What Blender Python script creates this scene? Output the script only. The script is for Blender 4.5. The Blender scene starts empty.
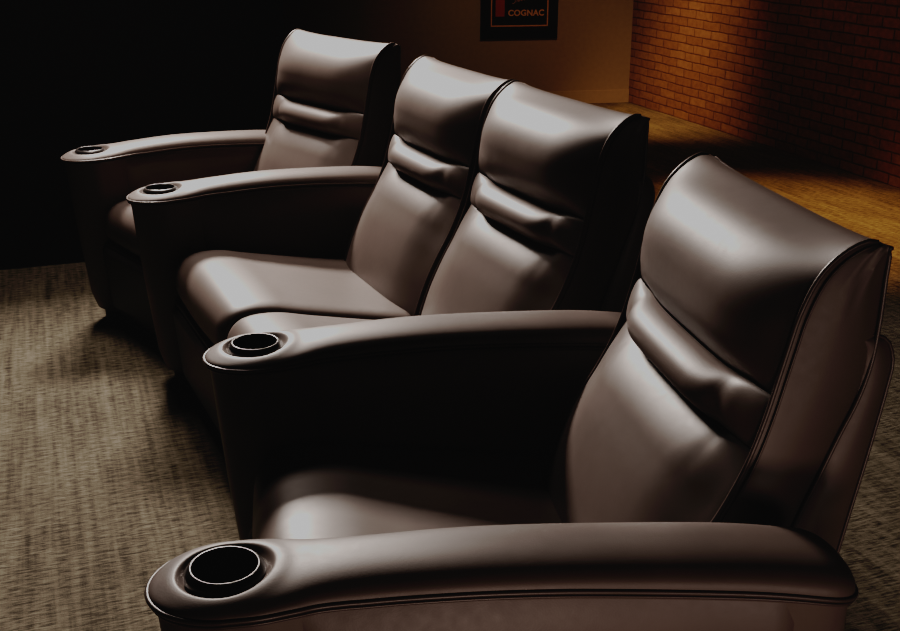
import bpy, bmesh, math, random
from mathutils import Vector, Matrix
import numpy as np

random.seed(4)
SC = bpy.context.scene
COL = SC.collection
Z0 = 0.12                       # floor offset: profiles below are measured from Z0 above the floor
rad = math.radians

# ------------------------------------------------------------------ helpers
def tag(o, label=None, cat=None, group=None, kind=None):
    if label: o['label'] = label
    if cat: o['category'] = cat
    if group: o['group'] = group
    if kind: o['kind'] = kind
    return o

def link_mesh(name, verts, faces, mat, parent=None, smooth=True, sharp=None):
    me = bpy.data.meshes.new(name)
    me.from_pydata([tuple(float(c) for c in v) for v in verts], [], faces)
    bm = bmesh.new(); bm.from_mesh(me)
    bmesh.ops.recalc_face_normals(bm, faces=bm.faces)
    bm.to_mesh(me); bm.free()
    if smooth:
        me.polygons.foreach_set('use_smooth', [True] * len(me.polygons))
        if sharp: me.set_sharp_from_angle(angle=rad(sharp))
    me.materials.append(mat)
    o = bpy.data.objects.new(name, me)
    COL.objects.link(o)
    if parent: o.parent = parent
    return o

def empty(name, loc, rz=0, parent=None):
    o = bpy.data.objects.new(name, None); COL.objects.link(o)
    o.location = loc; o.rotation_euler = (0, 0, rz)
    o.empty_display_size = .1
    if parent: o.parent = parent
    return o

class MB:
    def __init__(s): s.v = []; s.f = []
    def grid(s, P, wrapu=False, wrapv=False):
        n, m = len(P), len(P[0]); b = len(s.v)
        for r in P: s.v += [tuple(p) for p in r]
        for i in range(n if wrapu else n - 1):
            for j in range(m if wrapv else m - 1):
                i2, j2 = (i + 1) % n, (j + 1) % m
                s.f.append((b + i*m + j, b + i2*m + j, b + i2*m + j2, b + i*m + j2))
        return s
    def cap(s, ring):
        b = len(s.v); s.v += [tuple(p) for p in ring]
        c = np.mean(np.array(ring), axis=0); s.v.append(tuple(c)); k = len(s.v) - 1
        n = len(ring)
        for i in range(n): s.f.append((b + i, b + (i+1) % n, k))
        return s
    def box(s, a, b):
        k = len(s.v)
        for x in (a[0], b[0]):
            for y in (a[1], b[1]):
                for z in (a[2], b[2]): s.v.append((x, y, z))
        for q in ((0,1,3,2),(4,6,7,5),(0,4,5,1),(2,3,7,6),(0,2,6,4),(1,5,7,3)):
            s.f.append(tuple(k + i for i in q))
        return s
    def build(s, name, mat, parent=None, smooth=True, sharp=None, weld=True):
        o = link_mesh(name, s.v, s.f, mat, parent, smooth, None)
        me = o.data
        if weld:
            bm = bmesh.new(); bm.from_mesh(me)
            bmesh.ops.remove_doubles(bm, verts=bm.verts, dist=1e-5)
            bmesh.ops.recalc_face_normals(bm, faces=bm.faces)
            bm.to_mesh(me); bm.free()
        if sharp: me.set_sharp_from_angle(angle=rad(sharp))
        return o

def catmull(pts, n, closed=False):
    P = [np.array(p, float) for p in pts]
    m = len(P); out = []
    segs = m if closed else m - 1
    for i in range(segs):
        if closed: a, b, c, d = P[(i-1) % m], P[i], P[(i+1) % m], P[(i+2) % m]
        else:
            b, c = P[i], P[i+1]
            a = P[i-1] if i > 0 else 2*b - c
            d = P[i+2] if i + 2 < m else 2*c - b
        for k in range(n):
            t = k / n
            out.append(.5*((2*b) + (c-a)*t + (2*a-5*b+4*c-d)*t*t + (3*b-a-3*c+d)*t**3))
    if not closed: out.append(P[-1])
    return out

def resample(pts, n):
    P = np.array(pts); d = np.concatenate([[0], np.cumsum(np.linalg.norm(np.diff(P, axis=0), axis=1))])
    t = np.linspace(0, d[-1], n)
    return np.stack([np.interp(t, d, P[:, k]) for k in range(P.shape[1])], 1)

def tube_mb(mb, pts, r, closed=False, seg=8):
    P = [np.array(p, float) for p in pts]; n = len(P); rows = []
    up = np.array([0, 0, 1.])
    N = None
    for i in range(n):
        if closed: T = P[(i+1) % n] - P[i-1]
        else: T = P[min(i+1, n-1)] - P[max(i-1, 0)]
        T = T / (np.linalg.norm(T) + 1e-12)
        if N is None:
            a = up if abs(T[2]) < .9 else np.array([0, 1., 0])
            N = np.cross(T, a)
        N = N - T * np.dot(N, T); N /= np.linalg.norm(N) + 1e-12
        B = np.cross(T, N)
        rows.append([P[i] + r*(math.cos(2*math.pi*k/seg)*N + math.sin(2*math.pi*k/seg)*B) for k in range(seg)])
    mb.grid(rows, wrapu=closed, wrapv=True)
    if not closed: mb.cap(rows[0]); mb.cap(rows[-1])
    return mb

def lathe_mb(mb, prof, seg=56, cx=0, cy=0):
    rows = []
    for r, z in prof:
        rows.append([(cx + r*math.cos(2*math.pi*k/seg), cy + r*math.sin(2*math.pi*k/seg), z) for k in range(seg)])
    return mb.grid(rows, wrapv=True)

def sstep(a, b, x):
    t = min(1, max(0, (x - a) / (b - a))); return t*t*(3 - 2*t)

# ------------------------------------------------------------------ materials
def newmat(name):
    m = bpy.data.materials.new(name); m.use_nodes = True
    nt = m.node_tree; nt.nodes.clear()
    out = nt.nodes.new('ShaderNodeOutputMaterial'); b = nt.nodes.new('ShaderNodeBsdfPrincipled')
    nt.links.new(b.outputs[0], out.inputs[0])
    return m, nt, b

def N(nt, t, **kw):
    n = nt.nodes.new(t)
    for k, v in kw.items():
        if k.startswith('i_'):
            key = k[2:]
            n.inputs[int(key) if key.isdigit() else key.replace('_', ' ')].default_value = v
        else: setattr(n, k, v)
    return n

def leather(name, col, rough, bump=.12):
    m, nt, b = newmat(name); L = nt.links
    tc = N(nt, 'ShaderNodeTexCoord')
    vo = N(nt, 'ShaderNodeTexVoronoi', i_Scale=420.); vo.feature = 'F1'
    n1 = N(nt, 'ShaderNodeTexNoise', i_Scale=9., i_Detail=4.)
    n2 = N(nt, 'ShaderNodeTexNoise', i_Scale=60., i_Detail=3.)
    for n in (vo, n1, n2): L.new(tc.outputs['Object'], n.inputs['Vector'])
    mix = N(nt, 'ShaderNodeMix', data_type='RGBA'); mix.inputs[6].default_value = (*[c*.82 for c in col], 1); mix.inputs[7].default_value = (*[c*1.15 for c in col], 1)
    L.new(n1.outputs[0], mix.inputs[0]); L.new(mix.outputs[2], b.inputs['Base Color'])
    mr = N(nt, 'ShaderNodeMapRange'); mr.inputs['To Min'].default_value = rough - .05; mr.inputs['To Max'].default_value = rough + .06
    L.new(n2.outputs[0], mr.inputs['Value']); L.new(mr.outputs[0], b.inputs['Roughness'])
    bp = N(nt, 'ShaderNodeBump', i_Strength=bump, i_Distance=.0006)
    L.new(vo.outputs['Distance'], bp.inputs['Height'])
    bp2 = N(nt, 'ShaderNodeBump', i_Strength=.10, i_Distance=.003)
    L.new(n1.outputs[0], bp2.inputs['Height']); L.new(bp.outputs[0], bp2.inputs['Normal'])
    L.new(bp2.outputs[0], b.inputs['Normal'])
    b.inputs['Specular IOR Level'].default_value = .55
    return m

M_leather = leather('brown_leather', (.112, .090, .081), .475)
M_piping = leather('piping_leather', (.085, .066, .060), .36, .05)
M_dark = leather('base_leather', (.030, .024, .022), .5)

def simple(name, col, rough=.5, metal=0., spec=.5):
    m, nt, b = newmat(name)
    n = N(nt, 'ShaderNodeTexNoise', i_Scale=25., i_Detail=3.)
    tc = N(nt, 'ShaderNodeTexCoord'); nt.links.new(tc.outputs['Object'], n.inputs['Vector'])
    mix = N(nt, 'ShaderNodeMix', data_type='RGBA'); mix.inputs[6].default_value = (*[c*.88 for c in col], 1); mix.inputs[7].default_value = (*[c*1.1 for c in col], 1)
    nt.links.new(n.outputs[0], mix.inputs[0]); nt.links.new(mix.outputs[2], b.inputs['Base Color'])
    b.inputs['Roughness'].default_value = rough; b.inputs['Metallic'].default_value = metal
    b.inputs['Specular IOR Level'].default_value = spec
    return m

M_ring = simple('cup_ring_black', (.03, .027, .026), .28, 0, .7)
M_well = simple('cup_well_black', (.004, .004, .004), .6, 0, .2)
M_plinth = simple('plinth_black', (.006, .006, .006), .7, 0, .2)

def carpet_mat():
    m, nt, b = newmat('woven_carpet'); L = nt.links
    tc = N(nt, 'ShaderNodeTexCoord')
    mp = N(nt, 'ShaderNodeMapping'); mp.inputs['Rotation'].default_value = (0, 0, rad(-19.6))
    L.new(tc.outputs['Object'], mp.inputs['Vector'])
    V = mp.outputs[0]
    def dashes(sx, sy, seed):
        a = N(nt, 'ShaderNodeMapping'); a.inputs['Scale'].default_value = (sx, sy, 1); a.inputs['Location'].default_value = (seed, seed*2, 0)
        L.new(V, a.inputs['Vector'])
        n = N(nt, 'ShaderNodeTexNoise', i_Scale=1., i_Detail=2.5, i_Roughness=.6)
        L.new(a.outputs[0], n.inputs['Vector'])
        return n.outputs[0]
    def math_(op, *a):
        n = N(nt, 'ShaderNodeMath', operation=op)
        for i, x in enumerate(a):
            if isinstance(x, (int, float)): n.inputs[i].default_value = x
            else: L.new(x, n.inputs[i])
        return n.outputs[0]
    dh = dashes(26, 150, 1.3)         # short dark dashes across
    dl = dashes(5, 90, 9.2)           # longer cross threads
    dv = dashes(46, 2.2, 4.1)         # long threads the other way
    dw = dashes(14, 1.0, 6.3)         # broad vertical stripes
    pt = dashes(4.5, 3.0, 3.7)        # patches with more dashes
    fine = N(nt, 'ShaderNodeTexNoise', i_Scale=300., i_Detail=2.); L.new(V, fine.inputs['Vector'])
    sp = N(nt, 'ShaderNodeSeparateXYZ'); L.new(V, sp.inputs[0])
    rib = math_('MULTIPLY_ADD', math_('SINE', math_('MULTIPLY', sp.outputs['Y'], 2*math.pi/.036)), .5, .5)
    t = math_('MULTIPLY', math_('SUBTRACT', dh, .5), math_('MULTIPLY_ADD', pt, 1.9, .15))
    t = math_('ADD', t, math_('MULTIPLY', math_('SUBTRACT', dl, .5), .25))
    t = math_('ADD', t, math_('MULTIPLY', math_('SUBTRACT', dv, .5), .52))
    t = math_('ADD', t, math_('MULTIPLY', math_('SUBTRACT', dw, .5), .34))
    t = math_('ADD', t, math_('MULTIPLY', math_('SUBTRACT', pt, .5), .30))
    t = math_('ADD', t, math_('MULTIPLY', math_('SUBTRACT', fine.outputs[0], .5), .35))
    t = math_('ADD', t, math_('MULTIPLY', math_('SUBTRACT', rib, .5), .07))
    t = math_('ADD', t, .5)
    cr = N(nt, 'ShaderNodeValToRGB')
    e = cr.color_ramp.elements
    e[0].position = .27; e[0].color = (.029, .025, .019, 1)
    e[1].position = .80; e[1].color = (.170, .150, .116, 1)
    k = cr.color_ramp.elements.new(.52); k.color = (.098, .086, .065, 1)
    L.new(t, cr.inputs[0]); L.new(cr.outputs[0], b.inputs['Base Color'])
    b.inputs['Roughness'].default_value = .95; b.inputs['Specular IOR Level'].default_value = .1
    bp = N(nt, 'ShaderNodeBump', i_Strength=.5, i_Distance=.006); L.new(t, bp.inputs['Height']); L.new(bp.outputs[0], b.inputs['Normal'])
    return m
M_carpet = carpet_mat()

def brick_mat():
    m, nt, b = newmat('old_brick'); L = nt.links
    tc = N(nt, 'ShaderNodeTexCoord')
    sx = N(nt, 'ShaderNodeSeparateXYZ'); L.new(tc.outputs['Object'], sx.inputs[0])
    cb = N(nt, 'ShaderNodeCombineXYZ'); L.new(sx.outputs['X'], cb.inputs['X']); L.new(sx.outputs['Z'], cb.inputs['Y'])
    br = N(nt, 'ShaderNodeTexBrick')
    br.inputs['Scale'].default_value = 1.; br.inputs['Brick Width'].default_value = .235; br.inputs['Row Height'].default_value = .0665
    br.inputs['Mortar Size'].default_value = .006; br.inputs['Mortar Smooth'].default_value = .5; br.inputs['Bias'].default_value = 0.
    br.inputs['Color1'].default_value = (.27, .165, .10, 1); br.inputs['Color2'].default_value = (.21, .122, .072, 1); br.inputs['Mortar'].default_value = (.13, .080, .048, 1)
    # a little waviness
    nz = N(nt, 'ShaderNodeTexNoise', i_Scale=6., i_Detail=2.); L.new(tc.outputs['Object'], nz.inputs['Vector'])
    vs = N(nt, 'ShaderNodeVectorMath', operation='SUBTRACT'); vs.inputs[1].default_value = (.5, .5, .5); L.new(nz.outputs['Color'], vs.inputs[0])
    vm = N(nt, 'ShaderNodeVectorMath', operation='SCALE'); vm.inputs['Scale'].default_value = .016; L.new(vs.outputs[0], vm.inputs[0])
    va = N(nt, 'ShaderNodeVectorMath', operation='ADD'); L.new(cb.outputs[0], va.inputs[0]); L.new(vm.outputs[0], va.inputs[1])
    L.new(va.outputs[0], br.inputs['Vector'])
    n2 = N(nt, 'ShaderNodeTexNoise', i_Scale=22., i_Detail=5., i_Roughness=.7); L.new(tc.outputs['Object'], n2.inputs['Vector'])
    mr = N(nt, 'ShaderNodeMapRange'); mr.inputs['To Min'].default_value = .35; mr.inputs['To Max'].default_value = 1.5; L.new(n2.outputs[0], mr.inputs[0])
    mm = N(nt, 'ShaderNodeVectorMath', operation='SCALE'); L.new(br.outputs['Color'], mm.inputs[0]); L.new(mr.outputs[0], mm.inputs['Scale'])
    L.new(mm.outputs[0], b.inputs['Base Color'])
    b.inputs['Roughness'].default_value = .9; b.inputs['Specular IOR Level'].default_value = .15
    inv = N(nt, 'ShaderNodeMath', operation='MULTIPLY_ADD'); inv.inputs[1].default_value = -1.; inv.inputs[2].default_value = 1.; L.new(br.outputs['Fac'], inv.inputs[0])
    ad = N(nt, 'ShaderNodeMath', operation='MULTIPLY_ADD'); ad.inputs[1].default_value = .35; L.new(n2.outputs[0], ad.inputs[0]); L.new(inv.outputs[0], ad.inputs[2])
    bp = N(nt, 'ShaderNodeBump', i_Strength=.9, i_Distance=.012); L.new(ad.outputs[0], bp.inputs['Height']); L.new(bp.outputs[0], b.inputs['Normal'])
    return m
M_brick = brick_mat()
M_tan = simple('tan_paint', (.28, .22, .16), .85, 0, .2)
M_tanbase = simple('tan_baseboard', (.31, .245, .175), .6, 0, .3)
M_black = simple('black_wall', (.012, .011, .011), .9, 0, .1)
M_ceil = simple('dark_ceiling', (.02, .018, .017), .95, 0, .1)

# ------------------------------------------------------------------ seat model
# local axes of a chair: x = rearward (0 at the cup centre), y = towards the far side, z = up from floor
W = .335
FRONT = [(.655,.235),(.672,.30),(.705,.39),(.748,.475),(.792,.55),(.828,.63),(.852,.71),(.870,.79),(.880,.835),(.893,.89),(.917,.947),(.951,.985),(.988,1.006),(1.014,1.004)]
REAR  = [(.86,.235),(.875,.33),(.905,.44),(.935,.53),(.962,.60),(.988,.67),(1.012,.73),(1.027,.79),(1.032,.85),(1.033,.91),(1.032,.95),(1.031,.980),(1.026,.998)]
zz = lambda P: [(u, z + Z0) for u, z in P]
FR = resample(catmull(zz(FRONT), 10), 161)
RR = resample(catmull(zz(REAR), 10), 161)
arc = np.concatenate([[0], np.cumsum(np.linalg.norm(np.diff(FR, axis=0), axis=1))]); arc /= arc[-1]
def t_at_z(z):
    i = int(np.argmax(FR[:, 1] >= z + Z0)); return arc[i]
T1, T2 = t_at_z(.648), t_at_z(.742)      # lower and upper crease
def fr_pt(t):
    return np.array([np.interp(t, arc, FR[:, 0]), np.interp(t, arc, FR[:, 1])])
def fr_n(t):
    d = fr_pt(min(1, t+.01)) - fr_pt(max(0, t-.01)); d /= np.linalg.norm(d)
    return np.array([-d[1], d[0]])       # points forward / up

def edge_round(a, r=.24):
    # 1 in the middle, 0 at |s|=1, quarter-ellipse falloff
    x = max(0., (a - (1 - r)) / r)
    return math.sqrt(max(0, 1 - x**2.2))

def front_disp(s, t, part):
    a = abs(s)
    crown = (.034 if part == 'head' else .040) * (1 - a**(3.2 if part == 'head' else 3.0))
    endf = 1.0
    if t > .80: endf = 1 - .97*sstep(.80, .985, t)
    if t < .08: endf = .4 + .6*sstep(0, .08, t)
    M = .12 + .88*sstep(.95, .52, a)          # stitched-down ends
    Mh = sstep(.86, .42, a)
    if part == 'head':
        M = (.72 + .28*sstep(1.0, .5, a))*(1 - a**6)
        tau = (t - T2) / (1 - T2)
        q = min(1, tau/.46); puff = math.sin(math.pi/2*q)**.8
        puff *= 1 - .95*sstep(.30, .85, tau); q = min(1, tau/.20)
        d = crown*endf + (.036*puff)*M - .026*(1-q)**2*(.35+.65*M)
    elif part == 'roll':
        tau = (t - T1) / (T2 - T1)
        arch = max(0, 1 - abs(2*tau-1)**2.0)**.6
        d = crown + (.006*(1 - a**6) + .024*Mh)*arch - .026*(1 - arch)*(.35+.65*M)
        d -= .0055*math.exp(-((a-.68)/.06)**2)*(.45+.55*arch)     # vertical pull at the ends of the roll
    else:
        tau = t / T1
        q = min(1, (1-tau)/.26); puff = math.sqrt(max(0, 1-(1-q)**2))
        puff *= 1 - .9*sstep(.18, .95, 1-tau)
        d = crown*endf + .018*puff*M - .026*(1-q)**2*(.35+.65*M)
        # dimple and soft folds running down from the stitched ends
        d -= .0035*math.exp(-((a-.70)/.06)**2 - ((1-tau)/.10)**2)
        for c, sl, am in ((.62, 1.1, .0006), (.74, .35, .0012)):
            cen = c - sl*(1-tau)*.5
            d -= am*math.exp(-((a-cen)/.035)**2)*sstep(.34, .06, 1-tau)*sstep(0, .03, 1-tau)
    return d

def sagz(s, t):
    # creases dip a little in the middle between the stitched ends
    w = math.exp(-((t-(T1+T2)/2)/.13)**2)
    return -.012*w*sstep(.85, .45, abs(s))

def dip(s): return .011*(1 - abs(s)**4)
def front_surface(part, ns=72):
    t0, t1, n = {'head': (T2, 1., 64), 'roll': (T1, T2, 30), 'lower': (0., T1, 60)}[part]
    ss = [math.sin(math.pi/2*x) * (1 if abs(x) < 2 else 1) for x in np.linspace(-1, 1, ns)]
    rows = []
    tt = np.linspace(0, 1, n)
    if part == 'head': tt = tt**1.25
    if part == 'lower': tt = 1 - (1-tt)**1.25
    for q in tt:
        t = t0 + (t1-t0)*q; p = fr_pt(t); nn = fr_n(t); row = []
        for s in ss:
            d = front_disp(s, t, part); e = sagz(s, t) - dip(s)*sstep(.82, 1, t)
            # the seam corners at the top of the back splay out a touch
            vw = W - .004 + .005*sstep(.9, 1, t)
            row.append((p[0] + nn[0]*d, s*vw, p[1] + nn[1]*d + e))
        rows.append(row)
    return rows

def make_back(parent, vc, lit=True):
    root = None
    mb = MB()
    # gusset sides
    for sg in (-1, 1):
        rows = []
        for i in range(0, 161, 2):
            row = []
            for k in range(11):
                q = k/10; p = FR[i]*(1-q) + RR[i]*q
                puff = .014*math.sin(math.pi*q)**.7
                if i > 120: puff += .003*math.sin(q*22 + i*.13)*math.sin(math.pi*q)*sstep(120, 150, i)
                row.append((p[0], vc + sg*(W - .004 + puff + .005*sstep(.9, 1, i/160)), p[1]))
            rows.append(row)
        mb.grid(rows)
    # rear face
    rows = []
    for i in range(0, 161, 2):
        rows.append([(RR[i][0] + .004*(1-s*s), vc + s*(W - .004 + .005*sstep(.9, 1, i/160)), RR[i][1] - dip(s)*sstep(.82, 1, i/160)) for s in np.linspace(-1, 1, 15)])
    mb.grid(rows)
    # top strip, bottom
    mb.grid([[(p[0]*(1-q)+r[0]*q, vc + s*(W + .008), p[1]*(1-q)+r[1]*q - dip(s)) for s in np.linspace(-1, 1, 15)] for p, r in ((FR[-1], RR[-1]),) for q in (0, .5, 1)])
    mb.grid([[(p[0]*(1-q)+r[0]*q, vc + s*(W - .004), p[1]*(1-q)+r[1]*q) for s in np.linspace(-1, 1, 15)] for p, r in ((FR[0], RR[0]),) for q in (0, .5, 1)])
    root = mb.build('backrest', M_leather, parent, sharp=50)
    for part, nm in (('head', 'head_cushion'), ('roll', 'lumbar_roll'), ('lower', 'lower_back_cushion')):
        P = front_surface(part)
        P = [[(x, y + vc, z) for x, y, z in r] for r in P]
        MB().grid(P).build(nm, M_leather, root)
    # piping: two side loops (front seam up over the top, down the rear seam) + rear top edge
    for sg in (-1, 1):
        pm = MB()
        off = lambda i: sg*(W + .0 + .005*sstep(.9, 1, i/160))
        pts = [(FR[i][0] - .001, vc + off(i), FR[i][1]) for i in range(0, 161, 3)]
        tube_mb(pm, pts, .0042)
        pts = [(FR[i][0] + .011, vc + off(i) + sg*.004, FR[i][1] - .006*i/160) for i in range(0, 158, 3)]
        pm.build('front_piping', M_piping, root)
        pm = MB(); tube_mb(pm, pts, .0026, seg=6); pm.build('stitched_seam', M_piping, root)
    for sg in (-1, 1):
        pm = MB()
        off = lambda i: sg*(W + .002 + .005*sstep(.9, 1, i/160))
        pts = [(RR[i][0], vc + off(i), RR[i][1]) for i in range(0, 161, 3)]
        tube_mb(pm, pts, .0036); pm.build('rear_piping', M_piping, root)
    pm = MB()
    pts = [(RR[-1][0] + .003, vc + s*(W + .012), RR[-1][1] - .003 - dip(s)) for s in np.linspace(-1, 1, 25)]
    tube_mb(pm, pts, .0040)
    pm.build('top_piping', M_piping, root)
    # outer shell behind the cushion
    SH = zz([(1.000,.845),(1.036,.842),(1.058,.828),(1.070,.795),(1.068,.76),(1.050,.634),(1.012,.40),(.985,.16),(.975,-.05)])
    INN = zz([(1.000,.84),(1.012,.815),(1.014,.80),(1.012,.77),(1.000,.70),(.975,.62),(.90,.40),(.86,.16),(.85,-.05)])
    sh = resample(catmull(SH, 8), 60); inn = resample(catmull(INN, 8), 60)
    mb = MB()
    for sg in (-1, 1):
        rows = []
        for i in range(60):
            row = []
            for k in range(7):
                q = k/6; p = inn[i]*(1-q) + sh[i]*q
                row.append((p[0], vc + sg*(W - .006 + .010*math.sin(math.pi*q)**.7), p[1]))
            rows.append(row)
        mb.grid(rows)
    mb.grid([[(sh[i][0], vc + s*(W - .006), sh[i][1]) for s in np.linspace(-1, 1, 13)] for i in range(60)])
    mb.grid([[(inn[i][0], vc + s*(W - .006), inn[i][1]) for s in np.linspace(-1, 1, 13)] for i in range(60)])
    mb.grid([[(inn[-1][0]*(1-q)+sh[-1][0]*q, vc + s*(W-.006), sh[-1][1]) for s in np.linspace(-1, 1, 13)] for q in (0, 1)])
    so = mb.build('back_shell', M_leather, parent, sharp=50)
    for sg in (-1, 1):
        pm = MB()
        tube_mb(pm, [(sh[i][0], vc + sg*(W - .004), sh[i][1]) for i in range(0, 60)], .0032)
        pm.build('shell_piping', M_piping, so)

SEAT = [(.80,.270),(.62,.300),(.45,.337),(.29,.372),(.20,.393),(.125,.398),(.072,.386),(.040,.352),(.030,.305),(.036,.265),(.060,.240)]
def make_seat(parent, vc, fl, ff, nl=0., nf=0., du=0.):
    # fl / ff: extra half-width at the rear on the near / far side
    S = resample(catmull([(u + du*sstep(.5, .1, u), z) for u, z in zz(SEAT)], 10), 90)
    rows = []
    for i, p in enumerate(S):
        a = S[max(0, i-1)]; b = S[min(89, i+1)]; d = b - a; d /= np.linalg.norm(d); nn = np.array([d[1], -d[0]])
        if nn[1] < 0 and p[0] > .2: nn = -nn
        row = []
        for s in [math.sin(math.pi/2*x) for x in np.linspace(-1, 1, 49)]:
            k = max(0, p[0])/.8
            w = W - .003 + ((nl + fl*k) if s < 0 else (nf + ff*k))
            e = edge_round(abs(s), .16); dsp = -.022*(1-e) + .010*(1-s*s)
            row.append((p[0] + nn[0]*dsp, vc + s*w, p[1] + nn[1]*dsp))
        rows.append(row)
    MB().grid(rows).build('seat_cushion', M_leather, parent)
    # frame below, sloped front footrest panel and recessed plinth
    FB = zz([(.84,.262),(.60,.262),(.30,.262),(.10,.262),(.04,.252),(.024,.235),(.022,.20),(.030,.05),(.040,-.045),(.052,-.062),(.10,-.066),(.50,-.066),(.84,-.066)])
    fb = [(u + du*(u < .2), z) for u, z in FB]
    mb = MB(); rows = []
    for s in (-1, -.97, -.9, -.5, 0, .5, .9, .97, 1):
        ins = .010*(1 if abs(s) == 1 else .25 if abs(s) == .97 else 0)
        row = []
        for x, z in fb:
            k = max(0, x)/.8
            w = W - .006 + ((nl + fl*k) if s < 0 else (nf + ff*k))
            row.append((x + (ins if x < .2 else 0), vc + s*w, z - (ins if z > .2 + Z0 else 0)))
        rows.append(row)
    mb.grid(rows, wrapv=True)
    for r in (rows[0], rows[-1]): mb.cap(r)
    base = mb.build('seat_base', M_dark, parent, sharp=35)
    mb = MB(); rows = []
    for q in np.linspace(0, 1, 20):
        z = .225*(1-q) - .045*q + Z0; x = .020 + .022*q + du
        rows.append([(x - .016*(edge_round(abs(s), .2))*edge_round(abs(2*q-1), .25), vc + s*(W - .012), z) for s in np.linspace(-1, 1, 33)])
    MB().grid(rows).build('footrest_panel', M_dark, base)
    MB().box((.075, vc - W + .02, 0.), (.80, vc + W - .02, Z0 - .060)).build('plinth', M_plinth, base, smooth=False)

# ------------------------------------------------------------------ armrest
ARM_L = .965
RZ = [(-.12,.590),(-.06,.596),(0,.600),(.10,.606),(.20,.611),(.37,.612),(.56,.602),(.77,.585),(.90,.566),(.97,.552)]
DROP = [(-.12,.018),(0,.026),(.2,.038),(.5,.040),(.8,.046),(.97,.050)]
def ridge(u): return float(np.interp(u, [a for a, _ in RZ_s], [b for _, b in RZ_s])) + Z0
def drop(u): return float(np.interp(u, [a for a, _ in DROP], [b for _, b in DROP]))
def pipe_z(u): return ridge(u) - drop(u)
RZ_s = [tuple(p) for p in catmull(RZ, 8)]
RB = .099
HWP = [tuple(p) for p in catmull([(0,.099),(.05,.097),(.10,.087),(.14,.079),(.22,.076),(.35,.079),(.55,.082),(.75,.086),(.965,.088)], 8)]
def hw(u): return float(np.interp(u, [a for a, _ in HWP], [b for _, b in HWP]))
def outline(n_side=44, n_front=72, n_rear=20):
    pts = []; sp = []
    ue = ARM_L - .075
    us = np.concatenate([np.linspace(0, .15, 44, endpoint=False), np.linspace(.15, ue, 32, endpoint=False)])
    for u in us[::-1]:                       # near side, rear -> front
        pts.append((u, -hw(u))); sp.append((u if u > .0 else 0, 0))
    for k in range(1, n_front):              # round the front bulb
        a = -math.pi/2 - math.pi*k/n_front
        pts.append((1.12*RB*math.cos(a), RB*math.sin(a))); sp.append((0, 0))
    for u in us: pts.append((u, hw(u))); sp.append((u, 0))
    for k in range(0, n_rear + 1):           # squarish rear end
        a = math.pi/2 - math.pi*k/n_rear
        c, s_ = math.cos(a), math.sin(a)
        pts.append((ue + .075*abs(c)**.75, hw(ue)*math.copysign(abs(s_)**.75, s_))); sp.append((ue, 0))
    return pts, sp
OUT, SPI = outline()
CUP_R = .0475
def pad_z(u, v, r):
    dome = (drop(u) - .002)*(1 - (1 - min(1, r)**2.3)**(1/2.3))
    z = ridge(u) - dome
    d = math.hypot(u, v)
    z += .003*math.exp(-((d - .080)/.016)**2)*(1 - r**4)     # roll around the cup
    z -= .013*sstep(.074, .056, d)                            # moat
    z -= .085*sstep(.050, .043, d)                            # well
    return z

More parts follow.
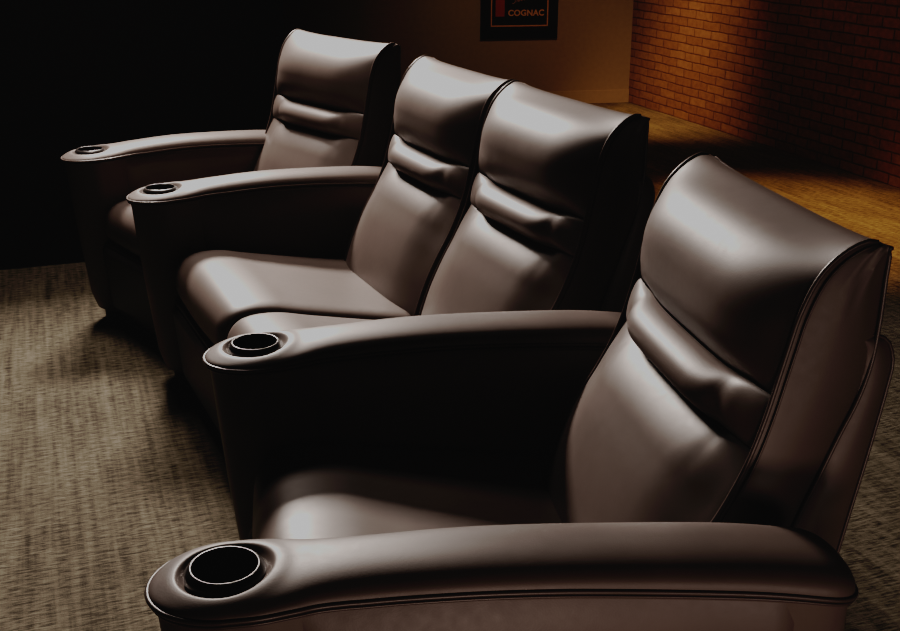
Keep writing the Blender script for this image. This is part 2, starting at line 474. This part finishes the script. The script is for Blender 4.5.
def make_arm(parent, loc, rz, lab):
    # every loop of the arm follows OUT; parent-local placement
    def body_ring(z, inset):
        # z measured from Z0
        sh = float(np.interp(z, [-.12,-.066,-.055,-.02,.016,.28,.55], [.085,.085,.070,.058,.048,.022,0]))
        ring = []
        for (u, v), (su, sv) in zip(OUT, SPI):
            du, dv = u - su, v - sv; L = math.hypot(du, dv)
            f = (L - inset)/L
            uu, vv = su + du*f, sv + dv*f
            uu += sh*sstep(.30, -.06, uu)
            ring.append((uu, vv, z + Z0))
        return ring
    zs = [.545,.50,.44,.36,.28,.18,.08,.016,-.02,-.055,-.066]
    rows = []
    for k, z in enumerate(zs):
        r = body_ring(z, .007 if k == 0 else .008)
        if k < 3:   # follow the falling pad line
            r = [(u, v, zz_ + (pipe_z(u) - (.545+Z0))*(1 - k/3)) for u, v, zz_ in r]
        rows.append(r)
    rows.append(body_ring(-.066, .03))
    mb = MB().grid(rows, wrapv=True); mb.cap(rows[-1])
    arm = mb.build('armrest', M_leather, parent, sharp=60)
    arm.location = loc; arm.rotation_euler = (0, 0, rz)
    rows = [body_ring(-.064, .022), body_ring(-.12, .022)]
    mb = MB().grid(rows, wrapv=True); mb.build('arm_plinth', M_plinth, arm)
    # pad
    qs = np.linspace(0, 1, 64); n = len(OUT); rows = []
    for q in qs:
        r = math.sin(math.pi/2*q) if q > 0 else 0
        row = []
        for (u, v), (su, sv) in zip(OUT, SPI):
            uu, vv = su + (u-su)*r, sv + (v-sv)*r
            row.append((uu, vv, pad_z(uu, vv, r)))
        rows.append(row)
    rows.append([(su + (u-su)*.96, v*.96, pad_z(u, v, 1) - .006) for (u, v), (su, sv) in zip(OUT, SPI)])
    MB().grid(rows, wrapv=True).build('armrest_pad', M_leather, arm)
    # piping right round the pad
    mb = MB()
    tube_mb(mb, [(su + (u-su)*1.01, v*1.01, pipe_z(u) ) for (u, v), (su, sv) in zip(OUT, SPI)], .0042, closed=True)
    mb.build('pad_piping', M_piping, arm)
    mb = MB(); tube_mb(mb, [(su + (u-su)*.985, v*.985, pipe_z(u) - .009) for (u, v), (su, sv) in zip(OUT, SPI)], .0028, closed=True, seg=6)
    mb.build('lower_piping', M_piping, arm)
    # flat puffed side panels
    for sg, nm in ((-1, 'side_panel'), (1, 'side_panel')):
        rows = []
        for qz in np.linspace(0, 1, 16):
            row = []
            for qu in np.linspace(0, 1, 40):
                u = .105 + (.85-.105)*qu
                ztop = pipe_z(u) - .014; z = ztop*(1-qz) + (-.055+Z0)*qz
                pf = edge_round(abs(2*qu-1), .06)*edge_round(abs(2*qz-1), .10)
                uu = u + .04*qz*sstep(.4, .1, u)
                row.append((uu, sg*(max(hw(uu), .080) - .0085 + .011*pf), z))
            rows.append(row)
        MB().grid(rows).build(nm, M_leather, arm)
    # cup holder
    z = ridge(0)
    mb = MB()
    lathe_mb(mb, [(.0590, z-.020), (.0595, z-.008), (.0580, z-.003), (.0550, z+.000), (.0520, z+.003), (.0500, z+.0045), (.0480, z+.0040), (.0465, z+.001), (.0455, z-.010), (.0445, z-.070), (.040, z-.078), (.001, z-.080)])
    cup = mb.build('cup_holder', M_ring, arm)
    # dark liner inside the ring
    cup.data.materials.append(M_well)
    for p in cup.data.polygons:
        c = p.center
        if math.hypot(c.x, c.y) < .0463 and c.z < z - .003: p.material_index = 1
    return arm


# ------------------------------------------------------------------ the seating row
CH = {'A': ((-.378, 1.85), 10.5), 'B': ((-.71, 3.02), 25), 'C': ((-1.209, 4.07), 39.5)}
CUPS = [((-.327, 1.404), 8.), ((-.429, 2.296), 17.), ((-.991, 3.747), 31.), ((-1.427, 4.396), 39.)]
SEATGROUP = None

def chair(key, vc, label, arms, fl, ff, nl=0., nf=0., du=0.):
    O, a = CH[key]; a = rad(a)
    U = Vector((math.cos(a), math.sin(a), 0)); V = Vector((-math.sin(a), math.cos(a), 0))
    o3 = Vector((O[0], O[1], 0))
    mid = o3 + V*vc
    root = empty('theater_chair', mid, a)
    tag(root, label, 'chair', SEATGROUP)
    if key == 'B': root.scale = (1, .958, 1)
    make_seat(root, 0, fl, ff, nl, nf, du)
    make_back(root, 0)
    for k in arms:
        (cx, cy), ar = CUPS[k]
        d = Vector((cx, cy, 0)) - mid
        make_arm(root, (d.dot(U), d.dot(V), 0), rad(ar) - a, k)
    return root

SEATGROUP = 'leather theater chairs in the curved row'
chair('A', 0, 'nearest dark brown leather theater chair, its cupholder armrest running along the bottom of the photo', (0, 1), .05, .09, .01, .015, -.02)
chair('B', -.3375, 'armless brown leather chair of the joined middle pair, the one nearer the closest chair', (), .075, 0, nl=.01, du=.02)
chair('B', .3375, 'armless brown leather chair of the joined middle pair, the one nearer the farthest chair', (), 0, .075, nf=.01, du=.02)
chair('C', 0, 'farthest brown leather theater chair at the left end of the row, standing apart', (2, 3), .0, .0)

# ------------------------------------------------------------------ room
def wall_plane(name, p0, p1, h, mat, thick=.1, z0=0.):
    p0 = Vector((*p0, 0)); p1 = Vector((*p1, 0)); d = p1 - p0; L = d.length
    o = MB().box((0, 0, z0), (L, thick, z0 + h)).build(name, mat, None, smooth=False)
    o.location = p0; o.rotation_euler = (0, 0, math.atan2(d.y, d.x))
    tag(o, kind='structure'); return o

fl = MB().box((-7, -3, -.05), (7, 13, 0)).build('floor', M_carpet, None, smooth=False); tag(fl, kind='structure')
cl = MB().box((-7, -3, 3.4), (7, 13, 3.5)).build('ceiling', M_ceil, None, smooth=False); tag(cl, kind='structure')
corner = Vector((1.581, 9.994))
bd = Vector((2.777 - 1.74, 6.865 - 9.728)).normalized()
# brick wall: runs from the corner towards the camera side (thickness away from the room)
b0 = corner - bd*.0; b1 = corner + bd*11
wall_plane('wall_brick', (b1.x, b1.y), (b0.x, b0.y), 3.4, M_brick, -.12)
td = Vector((math.cos(rad(9)), math.sin(rad(9))))
t0 = corner - td*6
wt = wall_plane('wall_back', (t0.x, t0.y), (corner.x, corner.y), 3.4, M_tan, .12)
bb = wall_plane('baseboard_back', (t0.x, t0.y), (corner.x, corner.y), .11, M_tanbase, .012)
bb.location = (t0.x + .012*td.y, t0.y - .012*td.x, 0)
# dark wall beyond the far end of the row
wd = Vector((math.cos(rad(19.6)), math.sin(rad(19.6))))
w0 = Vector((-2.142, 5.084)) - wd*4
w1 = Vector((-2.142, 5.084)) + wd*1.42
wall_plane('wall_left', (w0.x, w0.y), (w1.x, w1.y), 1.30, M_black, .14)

# framed print on the tan wall
def poster():
    # on the tan wall: centre x in wall coordinates
    ang = rad(9)
    def wallpt(px, py):
        f, p = 1120., rad(20); hc = 1.5 + Z0
        a = (px - 450)/f; b = (315.5 - py)/f
        r = Vector((a, math.cos(p) + b*math.sin(p), -math.sin(p) + b*math.cos(p)))
        n = Vector((-td.y, td.x, 0)); t = (Vector((corner.x, corner.y, 0)).dot(n)) / r.xy.to_3d().dot(n)
        return Vector((r.x*t, r.y*t, hc + r.z*t))
    A = wallpt(480.5, 38.4); B = wallpt(556.5, 38.2)
    w = (B - A).xy.length; z = (A.z + B.z)/2
    root = empty('framed_poster', ((A.x+B.x)/2, (A.y+B.y)/2, z), math.atan2(td.y, td.x))
    tag(root, 'black framed cognac poster hanging on the tan back wall', 'poster')
    H = w*1.30; fr = w*.10; hw_ = w/2
    Mf = simple('frame_black', (.006, .006, .006), .6, 0, .2); Mp = simple('poster_black', (.010, .009, .008), .6, 0, .2)
    Ml = simple('poster_gold', (.52, .29, .14), .6, 0, .2); Mr = simple('poster_red', (.30, .045, .03), .6, 0, .2)
    Mt = simple('poster_text', (.55, .33, .18), .6, 0, .2); Ms = simple('poster_script', (.36, .23, .16), .6, 0, .2)
    mb = MB()
    y0, y1 = -.022, -.001
    mb.box((-hw_, y0, 0), (hw_, y1, fr)); mb.box((-hw_, y0, H-fr), (hw_, y1, H))
    mb.box((-hw_, y0, fr), (-hw_+fr, y1, H-fr)); mb.box((hw_-fr, y0, fr), (hw_, y1, H-fr))
    mb.build('frame', Mf, root, smooth=False)
    sheet = MB().box((-hw_+fr, -.016, fr), (hw_-fr, -.002, H-fr)).build('print', Mp, root, smooth=False)
    mb = MB(); g = w*.018; e = w*.125; y0, y1 = -.0185, -.0155; zb = w*.150
    mb.box((-hw_+e, y0, zb), (hw_-e, y1, zb+g)); mb.box((-hw_+e, y0, H-zb-g), (hw_-e, y1, H-zb))
    mb.box((-hw_+e, y0, zb+g), (-hw_+e+g, y1, H-zb-g)); mb.box((hw_-e-g, y0, zb+g), (hw_-e, y1, H-zb-g))
    mb.build('border_line', Ml, sheet, smooth=False)
    mb = MB()
    mb.box((-.315*w, -.0185, .275*w), (-.195*w, -.0155, .62*w)); mb.box((-.285*w, -.0185, .62*w), (-.225*w, -.0155, .80*w))
    mb.build('red_bottle', Mr, sheet, smooth=False)
    cu = bpy.data.curves.new('cognac_lettering', 'FONT'); cu.body = 'COGNAC'; cu.size = .118*w; cu.align_x = 'CENTER'; cu.extrude = .001; cu.offset = .0030
    cu.space_character = 1.06
    o = bpy.data.objects.new('tmp_text', cu); COL.objects.link(o)
    bpy.context.view_layer.update()
    me = bpy.data.meshes.new_from_object(o); bpy.data.objects.remove(o)
    me.materials.clear(); me.materials.append(Mt)
    t = bpy.data.objects.new('cognac_lettering', me); COL.objects.link(t); t.parent = sheet
    xs = [v.co.x for v in me.vertices]; sc = .47*w/(max(xs)-min(xs)); 
    for v in me.vertices: v.co = Vector((v.co.x*sc, v.co.y*sc, v.co.z))
    t.rotation_euler = (rad(90), 0, 0); t.location = (.085*w, -.0175, .285*w)
    # script line above (only its lower half is legible): flowing strokes starting with an S
    mb = MB()
    S = [(.050,.10),(.035,.118),(.012,.112),(.012,.090),(.036,.072),(.040,.045),(.018,.030),(.0,.040)]
    strokes = [S]
    x = .060
    for k, hgt in enumerate((.045,.04,.095,.04,.045,.09,.04)):
        strokes.append([(x, .035),(x+.010,.035+hgt),(x+.022,.035+hgt*.8),(x+.020,.038),(x+.034,.036)]); x += .036
    for st in strokes:
        pts = catmull([(a*w - .10*w, -.0180, (b + .40)*w + (a*.28)*w) for a, b in st], 5)
        tube_mb(mb, pts, .0062*w, seg=6)
    mb.build('script_lettering', Ms, sheet)
poster()

# ------------------------------------------------------------------ lights
def area(name, loc, target, sx, sy, power, col, spread=180):
    l = bpy.data.lights.new(name, 'AREA'); l.shape = 'RECTANGLE'; l.size = sx; l.size_y = sy; l.energy = power; l.color = col
    l.spread = rad(spread)
    o = bpy.data.objects.new(name, l); COL.objects.link(o); o.location = loc
    o.rotation_euler = (Vector(target) - Vector(loc)).to_track_quat('-Z', 'Y').to_euler()
    return o
def spot(name, loc, target, power, col, size, blend, r=.05):
    l = bpy.data.lights.new(name, 'SPOT'); l.energy = power; l.color = col; l.spot_size = rad(size); l.spot_blend = blend; l.shadow_soft_size = r
    o = bpy.data.objects.new(name, l); COL.objects.link(o); o.location = loc
    o.rotation_euler = (Vector(target) - Vector(loc)).to_track_quat('-Z', 'Y').to_euler()
    return o
KEY = (1.0, .855, .77)
area('key_softbox', (-1.6, 6.25, 3.2), (-.55, 2.6, .6), 1.0, .6, 150, KEY, 95)
area('overhead_softbox', (-1.25, 4.5, 3.33), (-1.1, 3.6, 0), 1.0, .8, 28, KEY, 95)
area('side_fill', (1.25, .1, .55), (.5, 1.5, .7), .4, .4, 1.7, (1, .78, .69), 120)
area('panel_fill', (.35, -.1, .22), (.3, 1.45, .55), .35, .25, 2.2, (1, .74, .63), 95)
WARM = (1.0, .52, .15)
spot('brick_spot', (.75, 7.9, 3.35), (1.85, 9.15, .25), 560, (1.0, .56, .22), 40, 1., .25)
spot('rear_floor_spot', (1.1, 8.3, 3.35), (1.45, 9.05, 0), 420, (1.0, .49, .15), 34, 1.)
spot('brick_wash', (.9, 6.0, 3.3), (2.6, 7.4, .9), 75, (1.0, .55, .34), 110, .8)
spot('carpet_spot', (1.85, 5.7, 3.35), (2.0, 5.95, 0), 1250, (1.0, .49, .15), 44, 1., .2)
spot('print_spot', (.9, 7.4, 2.9), (.9, 9.9, .4), 72, (1, .74, .50), 75, 1.)
w = bpy.data.worlds.new('room_ambient'); SC.world = w; w.use_nodes = True
w.node_tree.nodes['Background'].inputs[0].default_value = (.75, .95, 1, 1)
w.node_tree.nodes['Background'].inputs[1].default_value = .0012

# ------------------------------------------------------------------ camera
cam = bpy.data.cameras.new('camera'); co = bpy.data.objects.new('camera', cam); COL.objects.link(co)
co.location = (0, 0, 1.5 + Z0); co.rotation_euler = (rad(70), 0, 0)
cam.sensor_width = 36; cam.lens = 1120*36/900; cam.clip_start = .05
SC.camera = co
SC.view_settings.view_transform = 'Standard'; SC.view_settings.look = 'None'
SC.view_settings.exposure = 0; SC.view_settings.gamma = 1

# film-like tone response: crushed blacks, soft shoulder
vs = SC.view_settings; vs.use_curve_mapping = True
cm = vs.curve_mapping; cm.use_clip = False; cm.extend = 'HORIZONTAL'
cu = cm.curves[3]
TONE = [(0, .0019), (.010, .0029), (.025, .0068), (.05, .024), (.10, .072), (.20, .175), (.40, .30), (.70, .41), (1.1, .50), (2.2, .66), (4.0, .8)]
while len(cu.points) > 2: cu.points.remove(cu.points[1])
cu.points[0].location = TONE[0]; cu.points[1].location = TONE[-1]
for p in TONE[1:-1]: cu.points.new(*p)
for p in cu.points: p.handle_type = 'AUTO_CLAMPED'
cm.update()
